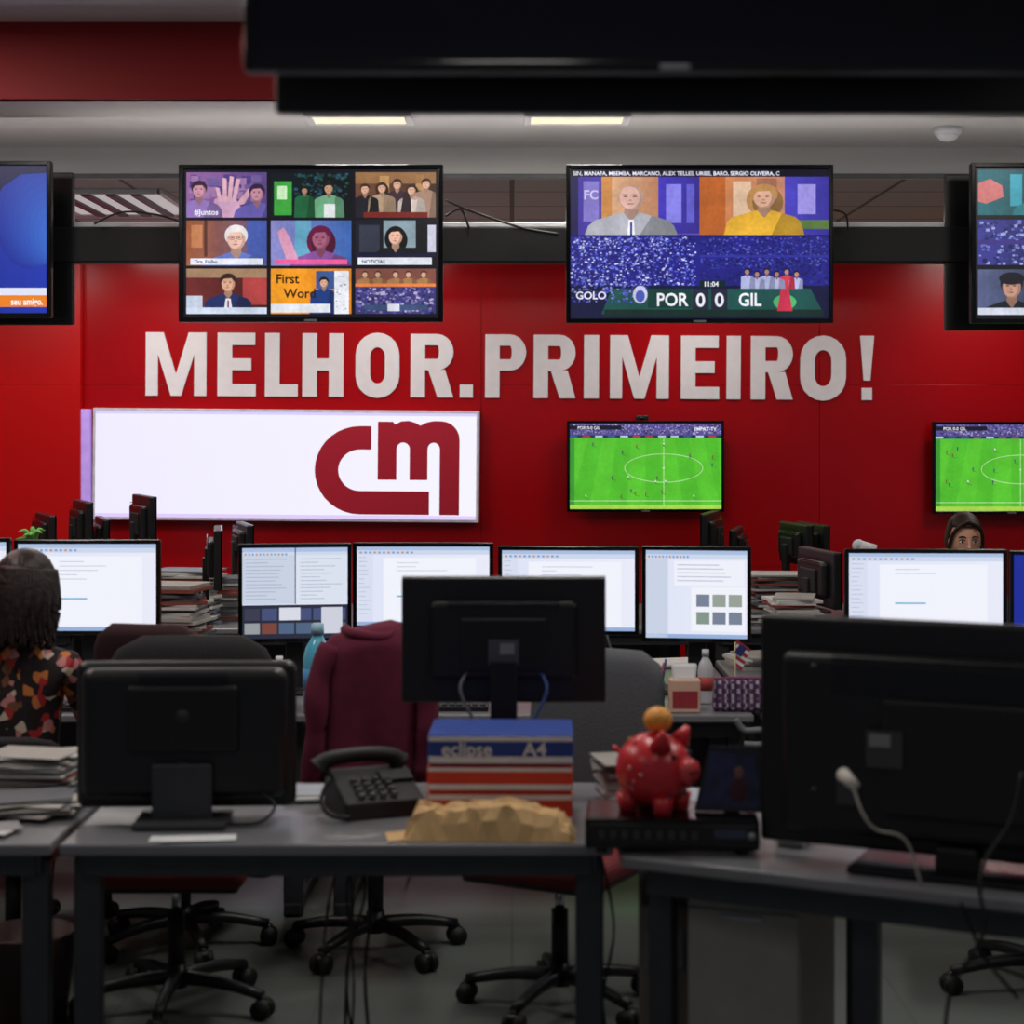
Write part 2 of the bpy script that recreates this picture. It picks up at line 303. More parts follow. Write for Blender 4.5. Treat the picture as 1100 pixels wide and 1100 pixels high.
# ================= SCREEN ART =================
def art_mosaic(c):
    c.mat=SCP;c.rect(0,0,1,1,(12,12,24),0)
    def cell(i,j,bg,bg2=None):
        c.cell(.012+i*.331,.02+j*.325,.012+i*.331+.315,.02+j*.325+.305);c.grad(0,0,1,1,bg,bg2 or tuple(q*.55 for q in bg),1)
    cell(0,0,(150,100,160),(90,70,130));c.crowd(0,0,1,1,50,[(160,120,170),(80,60,130),(110,90,150),(90,70,140)],.16,2)
    c.poly([(.3,1),(.75,1),(.62,.6),(.45,.5),(.35,.6)],(205,160,190),4)
    for q,(a,t) in enumerate(((.34,.35),(.43,.14),(.52,.1),(.6,.16))):c.poly([(.40+q*.055,.65),(.45+q*.055,.65),(a+.07,t),(a+.02,t-.02)],(225,175,190),4+.1*q)
    c.poly([(.6,.75),(.64,.65),(.78,.35),(.82,.4),(.72,.7)],(215,165,185),4.6)
    c.person(.16,.38,.18,(210,150,170),(60,30,50),(150,120,190),5);c.person(.88,.45,.18,(200,140,160),(50,30,60),(100,90,170),5);c.text('#Juntos',.1,.94,.12,(240,240,250),9)
    cell(1,0,(10,24,30));c.rect(.04,.2,.26,.95,(60,160,60),2);c.rect(.08,.3,.2,.6,(200,235,190),3);c.crowd(.28,0,.98,.6,90,[(20,60,70),(30,50,60),(20,80,60),(40,80,100)],.05,2);c.person(.72,.35,.12,(190,150,120),(30,20,20),(110,170,130),4);c.rect(.66,.7,.8,1,(220,225,225),7);c.person(.42,.4,.08,(180,140,110),(30,20,20),(30,100,60),4)
    cell(2,0,(116,74,54));c.rect(0,0,1,.25,(150,108,70),2);c.rect(.3,.08,.42,.5,(210,165,110),2);c.rect(.75,.05,.85,.4,(190,145,100),2)
    for n_,(u,cl) in enumerate(((.12,(30,30,40)),(.33,(190,160,130)),(.52,(60,40,50)),(.70,(225,210,200)),(.88,(170,135,115)))):c.person(u,.32+.07*math.sin(u*20),.11,(228,178,150),(60,40,30),cl,3,long=n_%2==1)
    c.rect(.1,.88,.9,1,(120,34,28),7)
    cell(0,1,(160,90,58),(100,80,120));c.rect(.06,.1,.2,.6,(200,130,86),1.7);c.rect(.22,.0,.26,.8,(90,50,40),1.8);c.rect(.75,0,1,.9,(70,90,170),1.5);c.person(.62,.38,.26,(235,188,172),(225,220,220),(100,120,200),3,glasses=True);c.rect(.05,.84,.95,.98,(235,238,248),7);c.text('Dra. Fialho',.1,.95,.08,(40,40,90),8)
    cell(1,1,(140,140,205),(60,100,175));c.rect(.3,.0,.5,1,(100,165,195),1.5);c.person(.62,.38,.24,(170,95,125),(100,24,64),(135,80,155),3,long=True);c.poly([(.08,.25),(.16,.15),(.24,.4),(.34,.85),(.2,.9),(.12,.5)],(220,155,185),5);c.rect(.05,.86,.95,.97,(235,95,155),7)
    cell(2,1,(22,24,36));c.rect(.35,0,.75,.6,(135,155,165),1.5);c.rect(.05,.1,.3,.7,(50,54,70),1.5);c.person(.5,.34,.19,(235,185,160),(12,10,12),(20,20,26),3,long=True);c.rect(.0,.74,1,.8,(20,20,60),7);c.rect(.03,.82,.95,.98,(232,235,246),7);c.text('NOTICIAS',.08,.95,.08,(40,40,90),8);c.rect(.9,.1,1,.7,(210,210,230),2)
    cell(0,2,(120,44,44));c.rect(0,0,1,.2,(165,130,100),1.5);c.rect(.7,.2,1,.8,(175,65,65),1.5);c.person(.52,.31,.19,(225,170,140),(50,35,30),(35,48,100),3);c.poly([(.46,1),(.58,1),(.55,.66),(.49,.66)],(230,230,242),5);c.rect(.51,.7,.53,.95,(130,30,50),6);c.rect(.0,.86,1,1,(210,222,240),7);c.rect(0,.6,.2,.86,(200,210,230),3)
    cell(1,2,(245,160,35),(225,135,30));c.text('First',.06,.32,.2,(40,25,10),4);c.text('Word',.16,.64,.2,(40,25,10),4);c.rect(.56,.05,.97,.45,(60,90,150),2);c.person(.66,.3,.11,(225,175,145),(30,20,20),(30,60,130),3);c.rect(.79,.05,.97,1,(238,240,248),6);c.rect(.0,.78,.74,.97,(235,238,245),6.5);c.crowd(.80,.1,.96,.95,24,[(150,160,180),(190,195,210)],.03,7)
    cell(2,2,(70,64,130));c.rect(0,0,1,.35,(130,76,64),1.2)
    for u in(.12,.28,.5,.66,.85):c.person(u,.12,.07,(225,175,145),(70,50,40),(165,120,76),1.5)
    c.rect(0,.38,1,1,(60,56,120),6);c.crowd(0,.4,1,1,260,[(90,90,170),(60,60,120),(130,120,170),(30,30,80),(180,170,210)],.045,7);c.rect(0,.33,1,.40,(230,128,64),8)
    c.rect(.1,.8,.9,.92,(60,80,120),9);c.rect(.4,.78,.55,.94,(220,220,235),10)
    c.cell()
def art_match(c):
    c.mat=SCP;c.rect(0,0,1,1,(20,18,50),0);c.rect(0,0,1,.045,(12,10,30),1);c.text('SIN, MANAFA, MBEMBA, MARCANO, ALEX TELLES, URIBE, BARO, SERGIO OLIVEIRA, C',.01,.04,.026,(235,235,250),3,width=.80)
    c.grad(.0,.05,.5,.44,(66,54,160),(100,80,190),1);c.rect(.0,.05,.03,.44,(30,25,80),2);c.rect(.12,.05,.16,.44,(205,140,76),2);c.grad(.34,.05,.5,.43,(70,58,190),(56,46,140),2);c.rect(.37,.1,.43,.36,(135,130,230),2.2);c.rect(.45,.1,.48,.36,(100,95,205),2.2);c.grad(.16,.05,.34,.44,(218,170,132),(185,130,98),1.6);c.rect(.05,.08,.11,.35,(130,120,200),2);c.text('FC',.05,.2,.06,(210,200,245),3)
    c.cell(0,.05,.5,.44);c.person(.47,.34,.22,(228,182,168),(195,160,145),(175,176,186),4,bald=True);c.poly([(.44,1),(.50,1),(.49,.74),(.45,.74)],(235,235,245),7);c.rect(.462,.78,.478,1,(40,50,120),8);c.cell()
    c.grad(.5,.05,1,.44,(210,132,78),(190,135,124),1);c.rect(.5,.05,.6,.44,(185,98,44),2);c.grad(.83,.05,1,.44,(76,68,190),(54,48,150),2);c.rect(.63,.08,.70,.42,(230,195,164),2);c.rect(.72,.06,.8,.3,(165,110,88),2);c.rect(.88,.1,.95,.3,(155,145,225),3);c.rect(.86,.34,1,.4,(90,120,60),3)
    c.cell(.5,.05,1,.44);c.person(.5,.34,.19,(230,178,150),(190,140,84),(228,175,55),4,long=True);c.cell()
    c.rect(0,.44,1,.8,(36,34,130),1);c.rect(.0,.44,1,.45,(10,10,40),2)
    c.crowd(0,.45,.49,.78,1400,[(130,140,225),(76,82,210),(25,25,100),(95,105,220),(200,205,248),(20,20,90)],.009,3)
    c.crowd(.5,.45,1,.66,800,[(40,45,140),(20,20,80),(60,70,180),(25,25,100),(90,95,190)],.009,3);c.rect(.5,.575,1,.59,(50,50,160),4);c.crowd(.5,.6,1,.8,300,[(30,34,120),(24,24,90),(50,54,150)],.012,3)
    c.rect(0,.78,1,1,(18,22,60),5);c.crowd(0,.75,.3,.9,160,[(90,100,210),(60,60,170),(140,145,220)],.010,6)
    c.poly([(.12,.97),(.98,.97),(.93,.80),(.16,.80)],(30,82,78),6);c.rect(.13,.94,.98,.985,(18,45,40),7)
    c.rect(.3,.80,.47,.93,(20,60,54),7);c.text('POR',.332,.915,.085,(240,240,250),9,width=.125)
    c.rect(.472,.80,.535,.94,(35,40,60),8);c.rect(.545,.80,.608,.94,(35,40,60),8);c.text('0',.485,.92,.09,(240,240,250),9);c.text('0',.558,.92,.09,(240,240,250),9)
    c.text('GIL',.65,.915,.085,(240,240,250),9,width=.09);c.rect(.5,.745,.6,.79,(10,40,40),7);c.text('11:04',.515,.785,.032,(240,240,250),9)
    c.ell(.27,.84,.028,.06,(200,200,230),8);c.ell(.27,.85,.018,.04,(70,90,180),8.5);c.ell(.83,.89,.045,.05,(80,180,110),8)
    c.cell(.66,.64,.9,.80)
    for q in range(6):c.person(.1+.16*q,.28+.1*(q%2),.13,(190,140,120),(30,20,20),(210,60,80) if q in(4,) else (180,186,230),8,asp=2.6)
    c.cell();c.poly([(.8,.95),(.86,.95),(.845,.8),(.815,.8)],(200,50,80),9);c.text('GOLO',.02,.87,.05,(230,230,250),13)
def art_face(c):
    c.grad(0,0,1,1,(10,20,100),(20,50,170),0,24)
    for i in range(14):c.ell(.93+.012*i,.30+.02*i,.14-.008*i,.40-.026*i,(14+3*i,42+6*i,150+5*i),1+.3*i,32)
    c.poly([(.8,0),(.78,.3),(.83,.14),(.9,.06),(1,.05),(1,0)],(8,14,66),6)
    c.rect(0,.83,1,.88,(225,228,245),6);c.rect(0,.88,1,.96,(235,130,30),6);c.text('seu amigo.',.86,.945,.045,(255,255,255),8,width=.125)
def art_mos2(c):
    c.mat=SCP;c.rect(0,0,1,1,(10,10,20),0)
    for i in range(3):
        for j in range(3):
            c.cell(.01+i*.33,.015+j*.33,.325+i*.33,.315+j*.33);q=[(40,110,120),(60,60,150),(90,100,140)][(i+j)%3];c.grad(0,0,1,1,q,tuple(z*.5 for z in q),1)
            if j==0:
                c.poly([(0,.3),(.15,.2),(.3,.35),(.32,.6),(.1,.75),(0,.7)],(210,120,120),3);c.person(.75,.42,.2,(215,160,140),(40,60,90),(40,120,130),4);c.rect(.4,.1,.55,.8,(60,160,180),2)
            if j==1:c.crowd(0,0,1,1,260,[(150,160,220),(60,60,140),(30,30,90),(110,120,200)],.05,2);c.rect(0,.45,1,.55,(60,50,130),3)
            if j==2:c.person(.42,.36,.26,(200,150,130),(30,34,44),(26,30,40),3);c.ell(.42,.2,.16,.14,(24,26,36),6);c.rect(0,.85,.7,1,(210,215,230),7);c.rect(.75,.1,1,.5,(40,50,90),2)
    c.cell()
def art_soccer(cx):
    def f(c):
        c.mat=SCG;c.rect(0,0,1,1,(88,194,48),0);c.rect(0,0,1,.16,(90,80,150),1);c.crowd(0,.0,1,.13,700,[(150,140,200),(60,55,110),(190,185,215),(40,40,80),(30,26,60)],.010,2)
        c.rect(0,.135,1,.165,(30,50,90),3)
        for q in range(12):c.rect(q/12,.14,q/12+.05,.16,random.choice([(200,210,240),(60,90,160),(180,60,60)]),3.5)
        c.rect(.0,.02,.34,.07,(20,20,40),4);c.text('POR 0-0 GIL',.05,.065,.035,(230,230,240),6);c.text('EMPAT-TV',.82,.08,.04,(240,240,250),6)
        for i in range(10):
            if i%2:
                u=i/10;c.poly([((u-.5)*1.25+.5,1),((u+.1-.5)*1.25+.5,1),((u+.1-.5)*.95+.5,.17),((u-.5)*.95+.5,.17)],(80,186,44),1)
        w=(190,230,165)
        c.poly([(cx-.002,1),(cx+.002,1),(cx+.002,.17),(cx-.002,.17)],w,3);c.ring(cx,.52,.26,.17,.004,w,3);c.ell(cx,.52,.007,.012,w,3)
        c.rect(0,.90,1,.908,w,3);c.rect(0,.95,1,1,(170,215,80),4)
        for i in range(20):
            u=random.uniform(.05,.95);v=random.uniform(.22,.85);cl=random.choice([(150,40,50),(225,225,235),(40,50,130)]);c.rect(u,v,u+.008,v+.022,cl,5);c.rect(u+.001,v+.022,u+.007,v+.036,(50,60,60),5);c.ell(u+.004,v-.004,.003,.006,(150,110,90),5.2,8);c.poly([(u,v+.036),(u+.03,v+.05),(u+.03,v+.055),(u,v+.042)],(50,130,30),4.5)
        c.poly([(0,1),(.03,1),(.03,.17),(0,.17)],(60,150,50),3)
    return f
def doc(seed,kind=0):
    def f(c):
        rn=random.Random(seed);c.grad(0,0,1,1,(222,228,246),(232,234,248),0);c.rect(0,0,1,.045,(170,190,225),1);c.rect(0,.045,1,.1,(205,215,235),1);c.rect(0,.955,1,1,(150,175,215),1)
        for q in range(12):c.rect(.02+q*.035,.06,.04+q*.035,.085,(130,160,205) if q%3 else (200,150,120),2)
        if kind==0:
            c.rect(.0,.1,.12,.955,(216,222,240),1)
            for i in range(14):c.rect(.015,.13+i*.055,.015+rn.uniform(.04,.09),.138+i*.055,(175,185,208),2)
            c.rect(.2,.14,.9,.95,(240,242,252),2)
            for i in range(rn.randint(2,5)):c.rect(.3,.2+i*.05,.3+rn.uniform(.1,.4),.207+i*.05,(180,184,202),3)
            c.rect(.3,.62,.5,.64,(120,180,215),3)
        if kind==1:
            c.rect(0,.08,.5,.62,(200,209,226),2);c.rect(.51,.08,1,.62,(218,225,238),2);c.rect(.497,.0,.507,.62,(60,70,100),3)
            for i in range(12):c.rect(.03,.12+i*.04,.03+rn.uniform(.2,.4),.127+i*.04,(155,165,185),3);c.rect(.55,.12+i*.04,.55+rn.uniform(.15,.4),.127+i*.04,(160,168,195),3)
            c.rect(0,.63,1,1,(40,44,60),2)
            for i in range(6):
                c.rect(.02+i*.163,.67,.165+i*.163,.8,rn.choice([(110,60,70),(70,80,120),(170,155,140),(60,60,80)]),3);c.rect(.02+i*.163,.83,.165+i*.163,.95,rn.choice([(80,100,130),(150,155,160),(120,70,60)]),3)
            c.rect(.35,.66,.55,.8,(215,218,228),4);c.rect(.75,.66,.95,.95,(205,208,220),4)
        if kind==2:
            c.rect(.0,.1,.22,1,(200,210,228),1);c.rect(.28,.12,.97,.4,(238,240,250),2);c.rect(.45,.42,.98,.92,(240,242,250),2)
            for i in range(5):c.rect(.31,.16+i*.045,.31+rn.uniform(.2,.55),.168+i*.045,(160,168,190),3)
            for i in range(3):
                for j in range(2):c.rect(.5+i*.16,.5+j*.2,.63+i*.16,.64+j*.2,rn.choice([(120,130,150),(150,160,150),(150,165,190),(130,150,140)]),3)
        if kind==3:c.rect(0,0,1,1,(30,45,150),4)
    return f
# ================= TV / MONITORS =================
def tv(loc,w,h,art,rz=0,bez=.018,backing=False,mount=None,bz=-.02):
    e=empty('television',loc,rz);b=B()
    b.box((0,.02,0),(w,.035,h),black,.006);b.box((0,.055,0),(w*.8,.05,h*.7),black2,.015)
    for s in(-1,1):
        b.box((s*(w/2-bez/2),-.001,0),(bez,.012,h),gloss,.003);b.box((0,-.001,s*(h/2-bez/2)),(w-bez,.012,bez),gloss,.003)
    b.box((0,-.004,-h/2+bez*.4),(.05,.012,.008),silver)
    if mount is not None:
        b.box((0,.08+mount/2,0),(.35,mount,.25),black2,.004)
        for s in(-1,1):b.box((s*.15,.08+mount/2,.0),(.03,mount,h*.7),leg_m)
    if backing:
        q=backing;b.box((q,.2,bz),(w,.035,h),black,.006);b.box((q,.15,bz),(w*.8,.06,h*.7),black2,.01);b.box((0,.1,0),(w*.5,.06,.1),black2)
    b.done('housing',parent=e)
    c=Canvas(w-2*bez,h-2*bez)
    if art:art(c);c.build(e,(0,.0015,0))
    else:
        b=B();b.box((0,.0,0),(w-2*bez,.004,h-2*bez),mat('dark_screen_glass',(7,7,15),.12));b.done('screen_glass',parent=e)
    return e
D=7.4
def rectTV(x0,y0,x1,y1,d,art,**a):return tv((X((x0+x1)/2,d),d,Z((y0+y1)/2,d)),(x1-x0)*d/F,(y1-y0)*d/F,art,**a)
rectTV(192,177,476,346,D,art_mosaic,mount=.085);rectTV(608,177,895,347,D,art_match,mount=.085)
rectTV(-229,173,55,341,D,art_face,backing=.045);rectTV(1043,175,1327,347,D,art_mos2,backing=-.06)
rectTV(609,452,778,550,11.335,art_soccer(.62),mount=.02);rectTV(1002,453,1171,552,11.335,art_soccer(.56),mount=.02)
tv((X(262,3.2)+.74,3.2,2.385+.42),1.48,.84,None,backing=.03,bz=-.04)
b=B();b.box((0,7.62,(Z(245,7.62)+Z(283,7.62))/2),(12,.1,38*7.62/F),black2,.006)
for x in(-5.97,5.97):b.box((x,7.62,2.5),(.06,.2,.3),black2,.004)
b.done('ceiling_truss')
b=B();b.box((.28,3.31,2.85),(1.9,.05,.08),black2,.006)
for x in(-.2,.8):b.cyl((x,3.31,2.88),(x,3.31,3.33),.02,.02,black2)
b.done('ceiling_truss')
b=B()
b.tube([(X(478,7.5),7.5,Z(215,7.5)),(X(510,7.5),7.5,Z(228,7.5)),(X(560,7.5),7.55,Z(243,7.5)),(X(600,7.5),7.55,Z(250,7.5))],.005,black2)
b.tube([(X(478,7.5),7.5,Z(232,7.5)),(X(495,7.5),7.5,Z(225,7.5)),(X(504,7.5),7.52,Z(245,7.5))],.005,black2)
b.tube([(X(100,7.5),7.52,Z(240,7.5)),(X(130,7.5),7.5,Z(228,7.5)),(X(165,7.5),7.5,Z(230,7.5)),(X(194,7.5),7.5,Z(238,7.5))],.004,black2)
b.tube([(X(893,7.5),7.5,Z(225,7.5)),(X(908,7.5),7.5,Z(230,7.5)),(X(912,7.5),7.52,Z(245,7.5))],.004,black2)
b.done('hanging_cables')
DZ=.74
def monitor(x,y,w,h,zb,art=None,rz=0,back=0):
    e=empty('computer_monitor',(x,y,DZ),rz);b=B();zc=zb+h/2;bz=.016
    b.box((0,.018,zc),(w,.034,h),black,.008,seg=3);b.box((0,.045,zc),(w*.72,.04,h*.62),black,.014)
    for s in(-1,1):
        b.box((s*(w/2-bz/2),0,zc),(bz,.008,h),gloss,.002);b.box((0,0,zc+s*(h/2-bz/2)),(w-bz,.008,bz),gloss,.002)
    if back:
        b.box((0,.066,zc-.01),(w*.42,.02,h*.42),black2,.006)
        for q in range(5):b.box((0,.0655,zc+h*.23+q*.009),(w*.55,.003,.003),gloss)
    if back==1 and w>.52:
        b.box((0,.078,zc-.03),(.085,.004,.07),cm((84,84,88)));b.box((-.01,.081,zc-.02),(.04,.002,.03),cm((150,150,150)))
        for s in(-1,1):b.tube([(s*.1,.06,zc-.08),(s*.12,.09,zc-.13),(s*.09,.1,zc-.2),(s*.03,.11,zc-.3),(s*.02,.09,.06)],.0045,grey if s>0 else cm((60,90,150)))
        b.box((0,.072,zc*.5-.02),(.075,.03,zc-.06),black2,.006)
    else:b.box((0,.072,zc*.5),(.07,.03,zc),black2,.006)
    b.box((0,.05,.009),(.26,.2,.018),black2,.008);b.box((0,.05,.02),(.16,.13,.01),black,.004)
    b.done('housing_and_stand',parent=e)
    if art:
        c=Canvas(w-2*bz,h-2*bz);art(c);c.build(e,(0,-.0005,zc))
    else:
        b=B();b.box((0,-.001,zc),(w-2*bz,.003,h-2*bz),gloss);b.done('screen_glass',parent=e)
    return e
def mon_px(x0,y0,x1,y1,d,art,rz=0):
    w=(x1-x0)*d/F/math.cos(rz);h=(y1-y0)*d/F
    return monitor(X((x0+x1)/2,d),d,w,h,Z(y1,d)-DZ,art,rz)
mon_px(15,580,172,682,7.25,doc(1,0));mon_px(-150,578,11,680,7.2,doc(11,0))
mon_px(257,584,377,690,7.15,doc(2,1),R(8));mon_px(379,583,530,676,7.26,doc(3,0));mon_px(535,587,686,682,7.25,doc(4,0),R(-3))
mon_px(690,587,806,690,7.15,doc(5,2),R(-8));mon_px(908,590,1081,684,7.15,doc(6,0),R(-2));mon_px(1086,592,1240,690,7.1,doc(7,3),R(-4))
d=5.17;monitor(X(541,d),5.24,221*d/F,136*d/F,Z(757,d)-DZ,None,R(180),1)
e=empty('computer_monitor',(X(200,4.9),4.93,DZ),R(180+2));b=B();w,h=.575,.385;zc=.03+h/2
b.box((0,.02,zc),(w,.05,h),black,.03,seg=4);b.box((0,.06,zc+.01),(w*.93,.07,h*.88),black,.03,seg=4)
b.box((0,.1,zc+.05),(w*.5,.02,h*.45),black2,.01)
for q in range(7):b.box((0,.097,zc+.13+q*.006),(w*.4,.004,.002),gloss)
b.box((.0,.115,.08),(.155,.02,.16),dgrey,.006);b.box((0,.09,.01),(.24,.19,.02),dgrey,.008);b.cyl((0,.105,.14),(0,.12,.14),.025,.025,black,24)
b.cyl((0,.1,.28),(0,.113,.28),.02,.02,cm((40,42,46)),24)
b.tube([(-.2,.09,.08),(-.24,.12,.05),(-.2,.14,.012),(-.1,.14,.008)],.004,black2)
b.done('housing_and_stand',parent=e);b=B();b.box((0,-.008,zc),(w-.05,.003,h-.05),gloss);b.done('screen_glass',parent=e)
# ================= DESKS =================
def desk(name,loc,w,dp,rz=0,panel=None,h=DZ,rear=True):
    b=B();b.box((0,dp/2,h-.015),(w,dp,.03),desk_m,.008,seg=3)
    b.box((0,.06,h-.06),(w-.1,.03,.06),leg_m,.003);b.box((0,dp-.06,h-.06),(w-.1,.03,.06),leg_m,.003)
    for s in(-1,1):
        x=s*(w/2-.055)
        b.box((x,.09,(h-.05)/2),(.07,.05,h-.05),leg_m,.008)
        if rear:b.box((x,dp-.09,(h-.05)/2),(.07,.05,h-.05),leg_m,.008)
        b.box((x,dp/2,.03),(.06,dp-.1,.04),leg_m,.006);b.box((x,dp/2,h-.06),(.04,dp-.1,.05),leg_m,.004)
    if panel:b.box((0,dp*panel,h*.5+.08),(w-.14,.02,h*.62),dgrey,.003)
    return b.done(name,loc,rz)
desk('office_desk',((-1.12+.25)/2,4.6,0),1.37,.8,rear=False);desk('office_desk',(-1.84,4.6,0),1.40,.8,rear=False)
P=[(.262,4.48),(1.70,3.77),(2.06,4.47),(.95,5.2),(.262,5.4)]
b=B();b.prism(P,DZ-.03,DZ,desk_m,bev=.006)
def bar(p,q,z,t,hh,m):
    p=Vector(p);q=Vector(q);a=math.atan2(q.y-p.y,q.x-p.x);b.box(((p.x+q.x)/2,(p.y+q.y)/2,z),((q-p).length,t,hh),m,.004,rot=(0,0,a))
bar((.33,4.52),(1.68,3.85),DZ-.065,.03,.07,leg_m);bar((.31,5.3),(.95,5.12),DZ-.065,.03,.07,leg_m);bar((.95,5.12),(2.0,4.47),DZ-.065,.03,.07,leg_m)
for p in((.37,4.555),(.83,4.355),(1.64,3.92),(1.97,4.45),(.95,5.1)):b.box((p[0],p[1],.35),(.06,.05,.7),leg_m,.006,rot=(0,0,R(-26)))
b.done('office_desk')
b=B();b.box((0,0,.33),(.28,.45,.60),beige,.006);b.box((0,-.228,.17),(.27,.012,.27),beige,.003);b.box((0,-.228,.46),(.27,.012,.29),beige,.003)
for z in(.29,.59):b.box((0,-.236,z),(.1,.01,.012),silver,.002)
for q in((-.1,-.18),(.1,-.18),(-.1,.18),(.1,.18)):b.cyl((q[0]-.01,q[1],.015),(q[0]+.01,q[1],.015),.015,.015,black)
b.done('drawer_pedestal',(.635,4.70,0),R(-20))
b=B();b.box((0,0,.3),(.13,.42,.52),cm((108,102,96)),.008);b.box((0,-.212,.45),(.1,.006,.1),grey,.002);b.cyl((0,-.216,.3),(0,-.21,.3),.014,.014,silver)
for s in(-1,1):b.box((s*.05,0,.02),(.02,.36,.04),black,.004)
b.done('computer_tower',(.40,4.92,0),R(-4))
for i,x in enumerate((-3.05,-1.5,.1,1.66,3.25)):
    desk('office_desk',(x,6.65,0),1.53,.76,panel=.97);desk('office_desk',(x,8.19,0),1.53,.76,R(180))
for x in(-3.0,-1.4,.2,1.8,3.4):desk('office_desk',(x,9.45,0),1.56,1.3,panel=.9)
b=B();b.tube([(0,0,.06),(.03,0,.02),(.09,0,.02),(.13,0,.0),(.1,0,-.03),(.03,0,-.03)],.012,grey)
b.done('desk_s_logo',(X(790,6.64),6.632,Z(790,6.64)))  # S-shaped logo on the desk front, built as a bent tube
# ================= CHAIRS =================
def chair(x,y,rz,bm=blkf,sm=redf,top=1.05,arms=True,bw=.46):
    b=B()
    for i in range(5):
        a=2*math.pi*i/5+.3;c,s=math.cos(a),math.sin(a)
        b.tube([(0,0,.1),(c*.15,s*.15,.095),(c*.29,s*.29,.07)],lambda t:.024-.008*t,black,8,3)
        b.cyl((c*.29,s*.29,.07),(c*.29,s*.29,.045),.01,.01,black)
        for q in(-1,1):
            o=Vector((-s,c,0))*.018*q;p=Vector((c*.29,s*.29,.03))+o;b.cyl(p-Vector((-s,c,0))*.009,p+Vector((-s,c,0))*.009,.03,.03,black2,16)
        b.sph((c*.29,s*.29,.045),(.026,.026,.018),black,seg=10)
    b.cyl((0,0,.07),(0,0,.14),.035,.03,black);b.cyl((0,0,.12),(0,0,.3),.026,.026,black2);b.cyl((0,0,.28),(0,0,.40),.015,.015,chrome)
    b.box((0,0,.405),(.2,.24,.03),black,.008)
    b.box((0,.01,.455),(.48,.47,.075),sm,.034,seg=4);b.box((0,.01,.42),(.44,.43,.03),black,.012)
    b.tube([(0,-.08,.40),(0,-.24,.40),(0,-.3,.46),(0,-.29,.6),(0,-.275,.7)],.02,black,8)
    h0=.56;n=14;rl=[];hh=top-h0
    for i in range(n+1):
        t=i/n;z=h0+hh*t;e_=1-max(0,(abs(t-.5)*2-.72)/.28)**2.2*.35;ring=[]
        for kx in range(24):
            a=2*math.pi*kx/24;cx=math.copysign(abs(math.cos(a))**.5,math.cos(a));sy=math.copysign(abs(math.sin(a))**.5,math.sin(a))
            xx=cx*bw/2*e_*(.93+.07*math.sin(math.pi*t));yy=-.27-.05*(t)**2+sy*.03*(1 if 0<i<n else .5)+1.1*xx*xx*.6
            ring.append((xx,yy,z))
        rl.append(ring)
    b.rings(rl,bm)
    if arms:
        for s in(-1,1):
            b.tube([(s*.2,-.02,.41),(s*.29,-.02,.42),(s*.30,-.02,.55),(s*.29,0,.655)],.014,black,8);b.box((s*.29,.02,.67),(.07,.26,.03),black,.012,seg=3)
    return b.done('office_chair',(x,y,0),rz)
chair(-1.02,5.66,R(180),top=1.10,bw=.54,sm=redf)
chair(.146,5.68,R(152),bm=gryf,sm=redf,top=1.06,arms=False,bw=.46)
chair(-.46,6.27,R(4),sm=blkf,top=1.10,bw=.36,arms=False)
chair(-1.12,6.34,R(-12),bm=mat('wine_black_fabric',(48,14,22),.85),sm=blkf,top=1.13,bw=.40,arms=False)
chair(-1.64,6.12,R(0),top=.80,sm=blkf)
chair(1.66,5.85,R(170),sm=redf,top=1.0,arms=False)
chair(2.1,8.95,R(180),top=.95,arms=False)
# jacket
b=B();rl=[];N=64
for i in range(34):
    t=i/33;z=1.135-.56*t;a=(.085+.085*min(1,(t/.16))**.6)+.035*t+.006*math.sin(5*t);bb=.05+.035*min(1,t/.1)+.03*t
    if t<.03:a*=.8;bb*=.5
    ring=[]
    for q in range(N):
        th=2*math.pi*q/N;f=1+(.02+.13*t)*math.sin(6*th+1.5*math.sin(3*t)+.6)+.05*t*math.sin(11*th+3*t)
        ring.append((a*f*math.cos(th)+.012*math.sin(4*t),bb*f*math.sin(th),z+.03*math.sin(th*3)*t+.015*math.cos(th)*(t<.3)))
    rl.append(ring)
wine=mat('wine_wool',(92,12,44),.9,var=.12,scale=25,bump=.15)
b.rings(rl,wine)
b.tube([(.12,-.03,1.07),(.17,-.055,.97),(.18,-.07,.82),(.165,-.07,.66)],lambda t:.042-.008*t+.003*math.sin(20*t),wine,14)
b.tube([(-.12,-.03,1.07),(-.165,-.055,.95),(-.17,-.07,.80),(-.19,-.06,.62)],lambda t:.042-.008*t+.003*math.sin(17*t),wine,14)
b.tube([(-.08,.0,1.12),(-.05,-.055,1.11),(.05,-.06,1.1),(.09,-.01,1.13)],.018,wine,10)
b.done('draped_jacket',(-.455,5.975,0),R(4))
